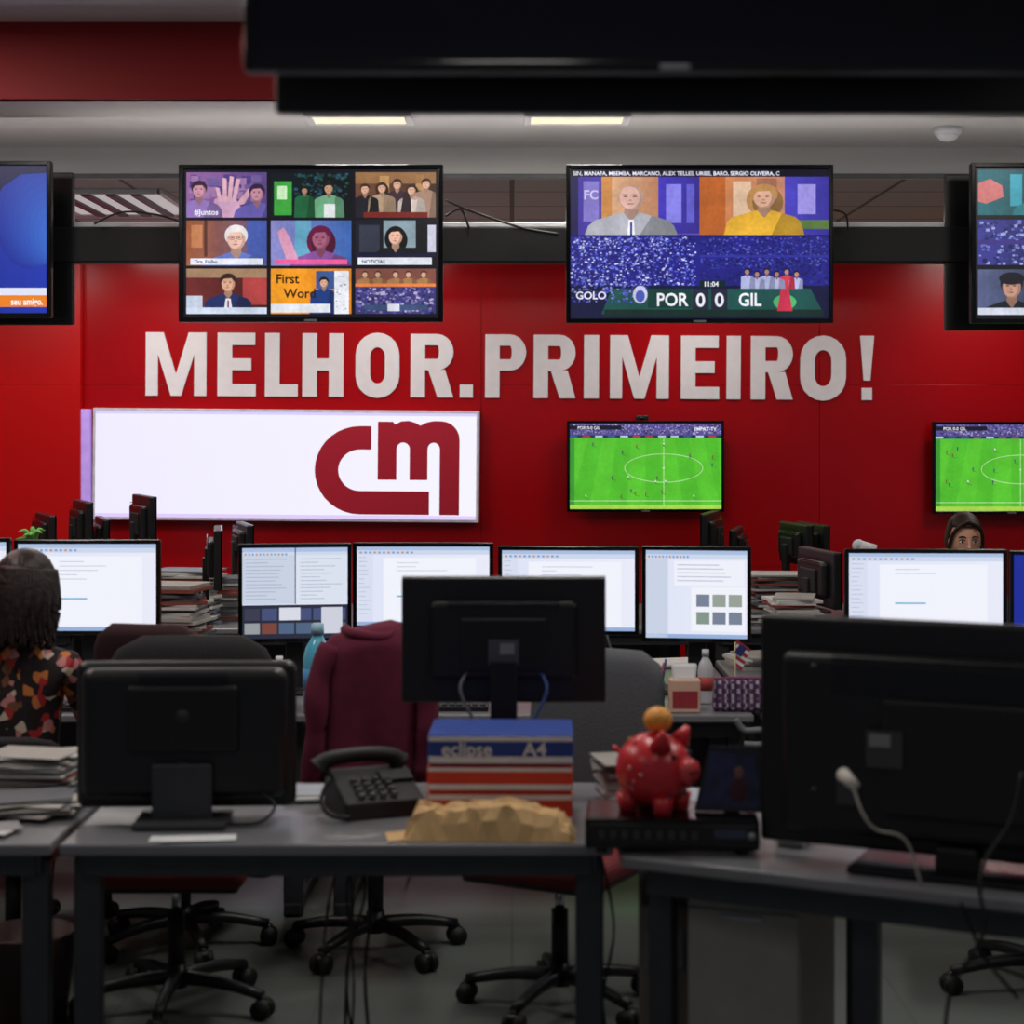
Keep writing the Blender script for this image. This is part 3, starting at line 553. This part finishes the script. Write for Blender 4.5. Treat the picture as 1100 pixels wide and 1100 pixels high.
# ================= PEOPLE =================
def skin_me(vs,es,rad,sub=2):
    me=bpy.data.meshes.new('s');me.from_pydata(vs,es,[]);o=link(bpy.data.objects.new('s',me))
    o.modifiers.new('k','SKIN')
    for i,sv in enumerate(me.skin_vertices[0].data):
        r=rad[i];sv.radius=r if isinstance(r,tuple) else (r,r);sv.use_root=(i==0)
    s=o.modifiers.new('u','SUBSURF');s.levels=sub;s.render_levels=sub
    r=eval_mesh(o);bpy.data.objects.remove(o);return r
def floral():
    m=bpy.data.materials.new('floral_blouse');m.use_nodes=True;nt=m.node_tree;b=nt.nodes['Principled BSDF']
    tc=nt.nodes.new('ShaderNodeTexCoord');v=nt.nodes.new('ShaderNodeTexVoronoi');v.inputs['Scale'].default_value=36
    nt.links.new(tc.outputs['Object'],v.inputs['Vector']);r=nt.nodes.new('ShaderNodeValToRGB');r.color_ramp.interpolation='CONSTANT'
    cols=[(0,(30,16,20)),(.3,(180,38,44)),(.40,(40,20,26)),(.56,(210,124,60)),(.64,(205,134,134)),(.73,(28,20,24)),(.88,(120,76,50))]
    r.color_ramp.elements[0].color=lin(cols[0][1]);r.color_ramp.elements[1].position=.94;r.color_ramp.elements[1].color=lin((215,195,175))
    for p,c in cols[1:]:
        e=r.color_ramp.elements.new(p);e.color=lin(c)
    sp=nt.nodes.new('ShaderNodeSeparateColor');nt.links.new(v.outputs['Color'],sp.inputs['Color']);nt.links.new(sp.outputs['Red'],r.inputs['Fac'])
    nt.links.new(r.outputs['Color'],b.inputs['Base Color']);b.inputs['Roughness'].default_value=.8;return m
def person(name,x,y,rz,top,hair,hs,headrz=0,headrx=0):
    b=B()
    V=[(0,0,.55),(0,0,.70),(0,.02,.87),(0,.0,.98),(0,.0,1.05),(0,.015,1.13)];rad=[(.15,.12),(.115,.095),(.14,.105),(.12,.08),.05,.045]
    E=[(0,1),(1,2),(2,3),(3,4),(4,5)]
    for s in(-1,1):
        i=len(V);V+=[(s*.155,0,.985),(s*.21,.09,.76),(s*.17,.31,.775),(s*.16,.345,.775)];rad+=[.056,.045,.03,.026];E+=[(3,i),(i,i+1),(i+1,i+2),(i+2,i+3)]
        i=len(V);V+=[(s*.09,.04,.545),(s*.11,.44,.53),(s*.11,.44,.3),(s*.11,.43,.1),(s*.11,.47,.045),(s*.11,.56,.035)];rad+=[.09,.062,.055,.036,.036,.03];E+=[(0,i)]+[(j,j+1) for j in range(i,i+5)]
    me=skin_me(V,E,rad);jeans=cm((36,40,60),.85);shoe=black2
    def fn(c):
        if c.z>1.055:return skin
        if c.z<.09:return shoe
        if c.y>.30 and c.z>.68:return skin
        if c.z<.62 and not(abs(c.x)>.17 and c.z>.66):return jeans
        return top
    b.addmesh(me,fn)
    for s in(-1,1):
        wx,wy,wz=s*.16,.345,.775
        b.box((wx,wy+.045,wz-.002),(.072,.085,.026),skin,.012,seg=4)
        for q,(L,dx) in enumerate(((.062,-.027),(.072,-.009),(.067,.009),(.052,.026))):
            dx*=-s;y0=wy+.075
            fm=skin_me([(wx+dx,y0,wz),(wx+dx*1.15,y0+L*.45,wz+.006),(wx+dx*1.2,y0+L*.8,wz-.006),(wx+dx*1.2,y0+L,wz-.018)],[(0,1),(1,2),(2,3)],[.0085,.008,.0075,.006],1);b.addmesh(fm,skin)
        fm=skin_me([(wx-s*.028,wy+.02,wz-.004),(wx-s*.05,wy+.05,wz-.008),(wx-s*.056,wy+.078,wz-.014)],[(0,1),(1,2)],[.011,.009,.007],1);b.addmesh(fm,skin)
    H=B()
    def face(v):
        z=v.z/.115
        if z<0:v.x*=1-.28*(-z)**1.5;v.y*=1-.12*(-z)
        if v.y>0 and z<.2:v.y*=.97
        return v
    H.sph((0,0,0),(.074,.09,.115),skin,face,32)
    H.sph((0,.092,-.02),(.012,.018,.014),skin,seg=12);H.tube([(0,.082,.02),(0,.094,-.005),(0,.1,-.018)],.009,skin,8)
    for s in(-1,1):
        H.sph((s*.03,.076,.008),(.0135,.010,.0085),cm((235,232,230),.2),seg=14);H.sph((s*.03,.0845,.008),(.0058,.003,.0058),cm((45,28,18),.1),seg=12)
        H.tube([(s*.014,.086,.027),(s*.03,.086,.033),(s*.046,.076,.027)],.0032,hair,6)
        H.tube([(s*.016,.0835,.014),(s*.03,.087,.018),(s*.044,.079,.012)],.0025,cm((30,20,18)),6)
        H.sph((s*.073,0,-.005),(.010,.018,.03),skin,seg=14)
    H.tube([(-.024,.079,-.052),(-.008,.087,-.049),(0,.087,-.051),(.008,.087,-.049),(.024,.079,-.052)],.004,cm((175,85,80)),8)
    H.tube([(-.02,.079,-.055),(0,.087,-.060),(.02,.079,-.055)],.0048,cm((185,95,90)),8)
    def hf(v):
        th=math.atan2(v.y,v.x);w_=1+.008*math.sin(31*th+v.z*60)+.07*noise.noise(v*14)
        v.x*=w_;v.y*=w_
        if hs>.1 and v.z<0:
            f=min(1,-v.z/.125);v.z*=1+hs;g=1+.75*f**3
            v.x*=g*(1+.1*f);v.y=v.y*g*.9-.01*f
        elif hs<=.1 and v.z<-.02:
            v.z*=.8
        lim=.062 if abs(v.x)<.062 else .09
        if v.y>.02 and v.z<lim:v.y=.02+(v.y-.02)*.1
        return v
    big=1.12 if hs>.1 else 1.0
    H.sph((0,-.012,.012),(.092*big,.108*big,.128),hair,hf,72)
    if hs>.1:
        for q in range(46):
            a=R(165+210*q/45);cx,cy=.1*math.cos(a),.108*math.sin(a)-.01;ph=q*1.7
            H.tube([(cx*.9,cy*.9,.07),(cx*1.06,cy*1.03,.0),(cx*(1.1+.05*math.sin(ph)),cy*1.08,-.06),(cx*(1.08+.06*math.sin(ph+2)),cy*1.08,-.12),(cx*(1.1+.07*math.sin(ph+4)),cy*1.06,-.175-.02*math.sin(ph))],lambda t:.015*(1-.6*t*t),hair,7)
    else:
        for s in(-1,1):
            H.tube([(0,.07,.100),(s*.035,.078,.085),(s*.066,.058,.045),(s*.078,.035,-.01),(s*.08,.015,-.08)],lambda t:.010-.002*t,hair,10)
    hm=bpy.data.meshes.new('h');H.bm.to_mesh(hm);H.bm.free()
    M=Matrix.Translation((0,.03,1.225))@Matrix.Rotation(headrz,4,'Z')@Matrix.Rotation(headrx,4,'X')
    b2=bmesh.new();b2.from_mesh(hm);b2.transform(M)
    mp={i:b.idx(m) for i,m in enumerate(H.m)}
    for f in b2.faces:f.material_index=mp[f.material_index]
    m3=bpy.data.meshes.new('t');b2.to_mesh(m3);b.bm.from_mesh(m3)
    return b.done(name,(x,y,0),rz)
brown=mat('dark_brown_hair',(34,20,18),.45,var=.5,scale=60,bump=.3,spec=.35);brown2=mat('brown_hair',(50,28,22),.55,var=.4,scale=60,spec=.3)
person('seated_woman',-1.62,6.17,R(-8),floral(),brown,.35,R(-10),R(-8))
person('seated_woman',X(1040,8.72),8.82,R(180),cm((60,60,80),.8),brown2,0.02,0,R(-4))
# ================= NEAR DESK ITEMS =================
e=empty('television',(1.05,4.33,DZ),R(180-25));b=B();w,h=.96,.545;zc=.035+h/2
b.box((0,.02,zc),(w,.04,h),black,.012,seg=3);b.box((0,.06,zc-.02),(w*.86,.06,h*.78),black,.022,seg=3);b.box((-.05,.095,zc-.04),(w*.45,.02,h*.5),black2,.01)
b.box((.16,.108,zc-.02),(.085,.003,.085),cm((60,60,62)));b.box((.17,.11,zc),(.05,.003,.03),cm((130,130,130)))
for q in range(14):b.box((0,.091,zc+.1+q*.007),(w*.6,.003,.003),gloss)
for q in range(8):b.box((-.3,.092,zc-.12+q*.012),(.12,.003,.004),gloss)
b.box((.25,.09,zc-.13),(.05,.02,.06),dgrey,.004);b.box((.0,.06,.03),(.1,.05,.08),black2,.01);b.box((0,.03,.01),(.48,.24,.02),gloss,.009,seg=3)
for sx in(-.33,.33):
    for sz in(-.13,.16):b.cyl((sx,.088,zc+sz),(sx,.094,zc+sz),.008,.008,dgrey,12)
b.done('housing_and_stand',parent=e);b=B();b.box((0,-.002,zc),(w-.06,.003,h-.06),gloss);b.done('screen_glass',parent=e)
b=B();ws=cm((185,180,172))
b.cyl((X(906,4.17),4.17,Z(832,4.17)),(X(916,4.12),4.1,Z(842,4.12)),.016,.012,ws)
b.tube([(X(914,4.12),4.1,Z(842,4.12)),(X(925,4.1),4.08,Z(872,4.1)),(X(940,4.1),4.09,Z(890,4.1)),(X(975,4.1),4.12,Z(905,4.1)),(X(990,4.15),4.15,.748)],.003,ws)
b.tube([(X(1098,4.0),4.0,Z(830,4)),(X(1085,4.0),3.99,Z(880,4.0)),(X(1060,4.0),4.0,Z(922,4.0)),(X(1050,4.0),3.98,Z(950,4.0)),(X(1052,4.0),3.97,.69),(X(1020,4.0),4.0,.55),(X(1010,4.0),4.02,.3),(X(980,4.0),4.05,.1)],.0045,black2)
b.tube([(X(1030,4.1),4.08,.73),(X(1060,4.1),4.12,.6),(X(1100,4.1),4.15,.5)],.004,black2)
b.done('power_cables')
b=B()
for i,(p0,p1,p2,p3) in enumerate(((370,352,345,340),(372,378,372,368),(382,372,380,372),(388,400,392,402),(360,392,372,385))):
    dd=4.75+.05*i;b.tube([(X(p0,dd),dd,.70),(X(p1,dd),dd+.02,.55),(X(p2,dd),dd,.32),(X(p3,dd),dd+.03,.005)],.0035+.001*(i%2),black2)
b.tube([(X(645,4.7),4.7,.7),(X(660,4.7),4.72,.5),(X(648,4.7),4.7,.3),(X(675,4.7),4.75,.005)],.0035,black2)
b.done('power_cables')
b=B();blu=cm((36,66,150));orr=cm((214,64,34));wh=cm((225,225,228))
def ream(z,m1,hh,dx,r):
    b.box((dx,0,z+hh/2),(.375,.26,hh),m1,.005,rot=(0,0,r));b.box((dx,-.1315,z+hh*.18),(.37,.004,hh*.22),wh,.001,rot=(0,0,r));b.box((dx,-.132,z+hh*.86),(.37,.003,hh*.14),wh,rot=(0,0,r))
ream(0,orr,.09,0,0);ream(.092,orr,.066,.0,0);ream(.16,blu,.078,.002,0)
for tx,u,z,wd in(('eclipse',-.15,.185,.13),('A4',.06,.185,.06)):
    vs,fs,wt=text_geo(tx);me=bpy.data.meshes.new('t');me.from_pydata([(u+p.x*wd/wt,-.1345,z+p.y*.05) for p in vs],[],fs);b.addmesh(me,white,smooth=False)
b.done('paper_ream_stack',(X(538,4.86),4.925,DZ),R(-1))
# crumpled kraft parcel: flat-topped folded paper with creased facets
b=B();bb=bmesh.new();N1=26;NJ=10
kr=mat('kraft_paper',(206,168,116),.75,var=.10,scale=12,bump=.1)
G=[[[],[]] for _ in range(N1+1)]
for i in range(N1+1):
    for j in range(NJ+1):
        x=i/N1-.5;y=j/NJ-.5
        side=min(1,(.5-abs(x))*11)*min(1,(.5-abs(y))*5)
        hgt=(.078-.016*(x+.5)+.010*math.sin(9*x+1))*side**.7
        n_=noise.noise(Vector((x*13,y*6,1)))*.022*side
        inner=1 if 0<i<N1 and 0<j<NJ else 0
        G[i][0].append(bb.verts.new((x*.43+inner*.012*noise.noise(Vector((x*15,y*9,7))),y*.17+inner*.012*noise.noise(Vector((x*12,y*9,2))),max(.004,hgt+n_+.004))))
        G[i][1].append(bb.verts.new((x*.43,y*.17,.0)))
for i in range(N1):
    for j in range(NJ):
        a_,b_,c_,d_=G[i][0][j],G[i+1][0][j],G[i+1][0][j+1],G[i][0][j+1]
        if (i+j)%2:bb.faces.new((a_,b_,c_));bb.faces.new((a_,c_,d_))
        else:bb.faces.new((a_,b_,d_));bb.faces.new((b_,c_,d_))
        bb.faces.new((G[i][1][j],G[i][1][j+1],G[i+1][1][j+1],G[i+1][1][j]))
for i in range(N1):
    for j in(0,NJ):bb.faces.new([G[i][0][j],G[i][1][j],G[i+1][1][j],G[i+1][0][j]])
for j in range(NJ):
    for i in(0,N1):bb.faces.new([G[i][0][j],G[i][0][j+1],G[i][1][j+1],G[i][1][j]])
bmesh.ops.recalc_face_normals(bb,faces=bb.faces);b.add(bb,kr,None,False)
b.box((-.20,-.03,.006),(.12,.10,.004),kr,rot=(0,R(-4),R(10)))
b.done('kraft_package',(X(527,4.69),4.70,DZ),R(-2))
# phone
b=B();b.prism([(-.11,0),(.10,0),(.10,.09),(.06,.11),(-.10,.045)],-.11,.11,black2,Matrix.Rotation(R(90),4,'Z')@XZ,.006)
b.tube([(-.14,.05,.115),(-.11,.045,.138),(-.02,.04,.147),(.06,.045,.138),(.09,.05,.115)],lambda t:.02+.012*abs(2*t-1)**3,black2,12)
b.box((.06,-.0,.092),(.09,.05,.01),cm((26,29,28)),.003,rot=(R(22),0,0))
for i in range(4):
    for j in range(4):b.box((-.06+i*.03,-.085+j*.024,.062+j*.0095),(.02,.014,.008),black,.003,rot=(R(22),0,0))
b.tube([(-.13,-.02,.1),(-.16,-.05,.05),(-.15,-.1,.02),(-.1,-.12,.012)],.006,black2)
b.done('desk_phone',(X(400,4.95),5.0,DZ),R(22))
b=B();b.box((0,0,.05),(.42,.24,.075),gloss,.008);b.box((0,-.1215,.05),(.40,.004,.05),black2,.002)
for q in range(9):b.box((-.17+q*.028,-.124,.05),(.014,.004,.02),dgrey,.001)
b.box((.14,-.124,.055),(.08,.004,.02),cm((50,60,80)));b.cyl((.19,-.122,.05),(.19,-.13,.05),.01,.01,silver)
for q in((-.17,-.09),(.17,-.09),(-.17,.09),(.17,.09)):b.cyl((q[0],q[1],0),(q[0],q[1],.014),.014,.014,black)
b.done('video_recorder',(X(725,4.5),4.60,DZ),R(-4))
# piggy
b=B();pr=cm((205,40,50),.3)
b.sph((0,0,.102),(.090,.096,.09),pr,seg=32);b.cyl((.0,-.085,.105),(.0,-.112,.103),.034,.03,cm((215,70,74),.3),24)
for s in(-1,1):
    b.cyl((s*.012,-.1125,.105),(s*.012,-.114,.105),.006,.006,black2,12);b.sph((s*.035,-.078,.143),.007,gloss,seg=12)
    b.cyl((s*.045,-.045,.165),(s*.062,-.06,.205),.028,.006,pr,12)
    for yy in(-.05,.05):b.cyl((s*.042,yy,.0),(s*.042,yy,.045),.021,.028,pr,16)
b.tube([(0,.09,.12),(.015,.11,.13),(0,.115,.145),(-.01,.105,.14)],.005,pr,8)
rn=random.Random(3)
for q in range(34):
    a=rn.uniform(-3.1,3.1);p=rn.uniform(-.7,.9);n_=Vector((math.cos(a)*math.cos(p)*.090,math.sin(a)*math.cos(p)*.096,math.sin(p)*.09));r_=rn.uniform(.003,.007)
    b.sph(n_+Vector((0,0,.102)),(r_,r_,r_),cm(rn.choice([(215,150,150),(220,150,70),(90,60,90),(140,90,80)]),.3),seg=8)
b.done('piggy_bank',(X(703,4.57),4.585,DZ+.0885),R(55))
b=B();b.sph((0,0,.032),(.036,.036,.032),mat('orange_peel',(238,160,60),.5,bump=.3,scale=90));b.cyl((0,0,.062),(0,0,.067),.004,.003,cm((70,90,40)),8);b.done('tangerine',(X(707,4.58),4.585,DZ+.279))
b=B();b.prism([(-.09,0),(.09,0),(.07,.155),(-.055,.16)],-.006,.006,gloss,XZ,.002);b.prism([(-.075,.012),(.075,.012),(.058,.14),(-.048,.145)],.0062,.0075,mat('photo_print',(30,34,74),.3,var=.9,scale=30),XZ)
b.sph((.02,-.0072,.055),(.022,.002,.03),cm((70,26,34)));b.sph((.02,-.0076,.095),(.012,.002,.015),cm((130,90,80)));b.box((0,.04,.05),(.04,.004,.12),black2,rot=(R(35),0,0));b.done('photo_frame',(X(783,4.6),4.56,DZ+.089),rot=(R(-8),0,R(-8)))
def stack(x,y,z,w,d_,h,n,rz=0,pal=None,name='paper_stack',seed=0,loose=7,slide=.02):
    rn=random.Random(seed);b=B();pal=pal or [(205,203,198),(190,186,180),(170,166,160),(150,60,60),(215,212,210),(120,120,130)];zz=0
    for i in range(n):
        t=h/n*rn.uniform(.6,1.4);b.box((rn.uniform(-slide,slide),rn.uniform(-slide,slide)*.8,zz+t/2),(w*rn.uniform(.85,1),d_*rn.uniform(.85,1),t*.96),cm(rn.choice(pal),.8),.001,rot=(0,0,R(rn.uniform(-loose,loose))));zz+=t
    return b.done(name,(x,y,z),rz)
pp=[(190,188,184),(160,156,150),(205,203,200),(120,118,116),(140,70,60),(175,170,165),(90,92,98)]
stack(-1.29,4.98,DZ,.24,.2,.045,14,R(4),pp,seed=1,loose=25,slide=.04);stack(-1.66,4.95,DZ,.26,.25,.05,14,0,pp,seed=2,loose=25,slide=.03);stack(-1.36,5.24,DZ,.26,.18,.12,26,0,pp,seed=30,loose=14)
stack(-1.36,4.74,DZ,.21,.12,.012,5,R(8),[(205,204,202),(188,186,184),(150,150,152)],seed=77,loose=22,slide=.03)
stack(X(205,4.65),4.66,DZ,.2,.07,.008,2,R(2),[(222,222,224)],seed=4);stack(X(318,4.9),5.18,DZ,.12,.18,.02,3,R(10),[(200,198,196),(160,165,175)],seed=5)
stack(.34,5.1,DZ,.22,.2,.12,14,R(5),pp,seed=6,loose=10);stack(X(866,4.5),4.60,DZ,.08,.08,.03,2,R(-26),[(215,213,210)],seed=7)
def keyboard(x,y,rz=0,m=None):
    b=B();b.box((0,0,.01),(.43,.14,.018),m or black,.005)
    for j in range(5):
        for i in range(15):b.box((-.195+i*.0278,-.05+j*.025,.022),(.022,.019,.008),dgrey if m is None else grey,.002)
    return b.done('keyboard',(x,y,DZ),rz)
keyboard(-1.66,6.78);keyboard(-.3,6.79);keyboard(.33,6.93);keyboard(1.7,6.80)
def mouse(x,y):
    b=B();b.sph((0,0,.012),(.032,.052,.022),black,lambda v:Vector((v.x,v.y,max(v.z,-.011))));b.box((0,.02,.033),(.004,.02,.003),dgrey);b.done('computer_mouse',(x,y,DZ))
mouse(-.02,6.78);mouse(-1.36,6.8);mouse(2.05,6.78)
def bottle(x,y,z,r,h,m,cap,label=None,name='water_bottle'):
    b=B();pr_=[(0,.9),(.01,1),(.06,1),(.5,.98),(.62,1),(.74,.8),(.82,.5),(.86,.38),(.9,.38)]
    b.rings([[(r*q*math.cos(2*math.pi*k/20),r*q*math.sin(2*math.pi*k/20),h*t) for k in range(20)] for t,q in pr_],m);b.cyl((0,0,h*.88),(0,0,h),r*.46,r*.43,cap)
    if label:b.cyl((0,0,h*.25),(0,0,h*.5),r*1.02,r*1.02,label)
    b.done(name,(x,y,z))
bottle(X(341,6.7),6.70,DZ,.052,.32,mat('blue_bottle_plastic',(90,180,210),.15),cm((150,190,210)),cm((60,140,195)))
bottle(X(757,6.95),6.92,DZ,.03,.2,cm((190,190,195),.2),cm((200,200,205)),cm((170,60,60)))
bottle(X(486,6.9),6.93,DZ,.03,.22,cm((130,150,170),.2),white)
bottle(X(300,6.8),6.80,DZ,.03,.19,cm((185,190,200),.2),white,cm((60,110,70)))
def mug(x,y,c,z=DZ):
    b=B();b.rings([[(q*math.cos(2*math.pi*k/24),q*math.sin(2*math.pi*k/24),t) for k in range(24)] for t,q in((0,.036),(.003,.04),(.09,.041),(.092,.039),(.088,.037),(.01,.035))],cm(c,.3));b.tube([(.038,0,.075),(.062,0,.07),(.064,0,.035),(.038,0,.02)],.006,cm(c,.3));b.done('coffee_mug',(x,y,z))
mug(2.08,6.95,(60,90,150));mug(-.97,6.95,(190,190,200));mug(X(676,6.75),6.74,(180,180,190))
def pens(x,y,z=DZ,seed=1):
    rn=random.Random(seed);b=B();b.rings([[(q*math.cos(2*math.pi*k/18),q*math.sin(2*math.pi*k/18),t) for k in range(18)] for t,q in((0,.034),(.095,.037),(.094,.033),(.008,.031))],black)
    for i in range(7):
        a=rn.uniform(0,6.28);b.cyl((.012*math.cos(a),.012*math.sin(a),.01),(.04*math.cos(a),.04*math.sin(a),.15+rn.uniform(0,.03)),.004,.004,cm(rn.choice([(30,60,150),(170,40,40),(220,190,60),(30,30,34),(200,200,205)])),8)
    b.done('pen_cup',(x,y,z))
pens(X(702,6.9),6.82,seed=2);pens(X(262,6.95),6.78,seed=3);pens(1.28,6.95,seed=4)
b=B()
b.tube([(X(652,7.2),7.2,.96),(X(662,7.1),7.05,.86),(X(680,7),6.98,.79),(X(690,6.9),7.04,.746)],.005,black2)
for q,px in enumerate((300,430,560,650,700)):
    b.tube([(X(px,7.3),7.34,.70),(X(px+8,7.3),7.33,.5),(X(px-6,7.3),7.34,.25),(X(px+10,7.3),7.33,.01)],.005,black2)
b.done('desk_cables')
b=B();b.box((0,0,.06),(.11,.08,.12),cm((215,175,155)),.006);b.box((0,-.041,.05),(.09,.002,.06),cm((160,50,60)));b.box((.0,0,.145),(.08,.04,.06),white,.01,taper=(1.2,.4));b.done('tissue_box',(X(735,6.72),6.72,DZ))
def plaid():
    m=bpy.data.materials.new('plaid_weave');m.use_nodes=True;nt=m.node_tree;b=nt.nodes['Principled BSDF'];tc=nt.nodes.new('ShaderNodeTexCoord')
    br=nt.nodes.new('ShaderNodeTexChecker');br.inputs['Scale'].default_value=60;br.inputs['Color1'].default_value=lin((90,40,90));br.inputs['Color2'].default_value=lin((170,155,170))
    w=nt.nodes.new('ShaderNodeTexWave');w.inputs['Scale'].default_value=14;mx=nt.nodes.new('ShaderNodeMix');mx.data_type='RGBA';mx.inputs['B'].default_value=lin((40,24,60))
    nt.links.new(tc.outputs['Object'],br.inputs['Vector']);nt.links.new(tc.outputs['Object'],w.inputs['Vector']);nt.links.new(w.outputs['Fac'],mx.inputs['Factor']);nt.links.new(br.outputs['Color'],mx.inputs['A']);nt.links.new(mx.outputs['Result'],b.inputs['Base Color']);b.inputs['Roughness'].default_value=.8;return m
b=B();b.box((0,0,.058),(.235,.08,.115),plaid(),.02,seg=4,taper=(.94,.6));b.tube([(-.11,0,.115),(0,-.005,.119),(.11,0,.115)],.006,cm((120,50,90)));b.done('woven_pouch',(X(800,6.73),6.74,DZ),R(-2))
b=B();b.cyl((0,0,0),(0,0,.01),.03,.03,black);b.cyl((0,0,0),(.0,0,.23),.003,.003,cm((200,190,150)),8)
for i in range(7):b.box((.03-.003*i,-.002*math.sin(i),.215-.0125*i),(.06-.004*i,.002,.0125),cm((170,50,60)) if i%2==0 else white,rot=(0,R(35),0))
b.box((.02,-.0025,.2),(.03,.002,.04),cm((40,50,110)),rot=(0,R(35),0));b.done('desk_flag',(X(789,6.92),6.9,DZ))
stack(X(890,6.85),6.87,DZ,.2,.25,.05,5,seed=10,loose=4);stack(X(605,6.95),6.75,DZ,.1,.15,.02,3,0,[(200,200,205)],seed=11);stack(X(205,6.85),6.85,DZ,.24,.2,.06,10,0,pp,seed=13,loose=14);stack(X(212,7.2),7.25,DZ,.2,.25,.2,20,0,pp,seed=14,loose=10)
stack(.62,8.0,DZ,.4,.25,.02,3,R(12),[(215,213,210)],seed=61);stack(1.05,7.95,DZ,.2,.28,.06,5,R(12),pp,seed=62)
# ================= BACK ROW =================
for i,(px,d,h,w) in enumerate(((200,9.75,.29,.36),(238,9.9,.22,.26),(128,9.75,.15,.3),(835,9.7,.24,.34),(810,10.2,.1,.3),(190,8.0,.34,.24),(960,9.9,.2,.3),(640,9.8,.14,.4),(1010,9.9,.22,.2),(560,9.9,.1,.3),(850,8.05,.3,.2))):
    stack(X(px,d),d,DZ,w,.28,h,int(h/.011),0,pp if i%2 else None,seed=20+i,loose=12)
def bm_px(cx,y0,y1,d,rz):monitor(X(cx,d),d,.46,(y1-y0)*d/F,max(.05,Z(y1,d)-DZ),None,rz,1)
bm_px(92,538,588,10.1,R(112));bm_px(158,532,588,10.0,R(113));bm_px(238,567,630,8.55,R(99));bm_px(266,562,600,10.2,R(106));bm_px(52,552,592,10.3,R(114));bm_px(113,556,592,10.4,R(108))
bm_px(760,550,596,10.1,R(-105));bm_px(788,567,604,10.35,R(-102));bm_px(858,562,606,10.0,R(100));bm_px(876,562,606,10.3,R(100));bm_px(884,590,650,8.3,R(101))
stack(X(35,9.6),9.6,DZ,.24,.28,.28,16,seed=44)
b=B();b.cyl((0,0,0),(0,0,.09),.035,.05,cm((200,165,40)))
for i in range(26):
    a=i*2.4;r=.02+.05*random.random();z=.13+.08*random.random();b.tube([(0,0,.08),(r*.5*math.cos(a),r*.5*math.sin(a),z),(r*1.3*math.cos(a),r*1.3*math.sin(a),z+.005)],lambda t:.002+.012*math.sin(math.pi*min(1,t+.02)),cm((90,150,60)),6,4)
b.done('potted_plant',(X(35,9.6),9.6,DZ+.285))
b=B();b.cyl((0,0,0),(0,0,.02),.07,.065,white);b.tube([(0,0,.02),(.0,0,.2),(-.02,0,.36),(.03,0,.4)],.008,white);b.cyl((.02,0,.41),(.09,0,.37),.03,.05,white);b.sph((.02,0,.41),.032,white);b.done('desk_lamp',(X(915,9.7),9.62,DZ))
b=B();b.box((0,0,0),(.08,.04,.03),black,.006);b.cyl((0,-.02,0),(0,-.03,0),.01,.01,gloss);b.done('webcam',(X(690,11.33),11.36,Z(448.8,11.33)))
stack(X(958,7.0),7.0,0,.3,.22,.03,3,R(40),[(205,205,205)],seed=50)
b=B();b.rings([[(q*math.cos(2*math.pi*k/20),q*math.sin(2*math.pi*k/20),t) for k in range(20)] for t,q in((0,.11),(.28,.14),(.285,.135),(.01,.105))],cm((50,24,24)));b.done('waste_bin',(X(30,5.5),5.5,0))
# ================= LIGHT / CAMERA =================
w=bpy.data.worlds.new('World');bpy.context.scene.world=w;w.use_nodes=True;w.node_tree.nodes['Background'].inputs[0].default_value=(.75,.8,1,1);w.node_tree.nodes['Background'].inputs[1].default_value=.14
cam=bpy.data.cameras.new('Camera');co=link(bpy.data.objects.new('Camera',cam));co.location=(0,0,CH);co.rotation_euler=(R(90),0,0)
cam.sensor_width=36;cam.lens=F/1100*36;cam.shift_y=-(550-HY)/1100;cam.clip_end=60
cam.dof.use_dof=True;cam.dof.focus_distance=9.0;cam.dof.aperture_fstop=2.8
bpy.context.scene.camera=co
bpy.context.scene.view_settings.view_transform='Standard'
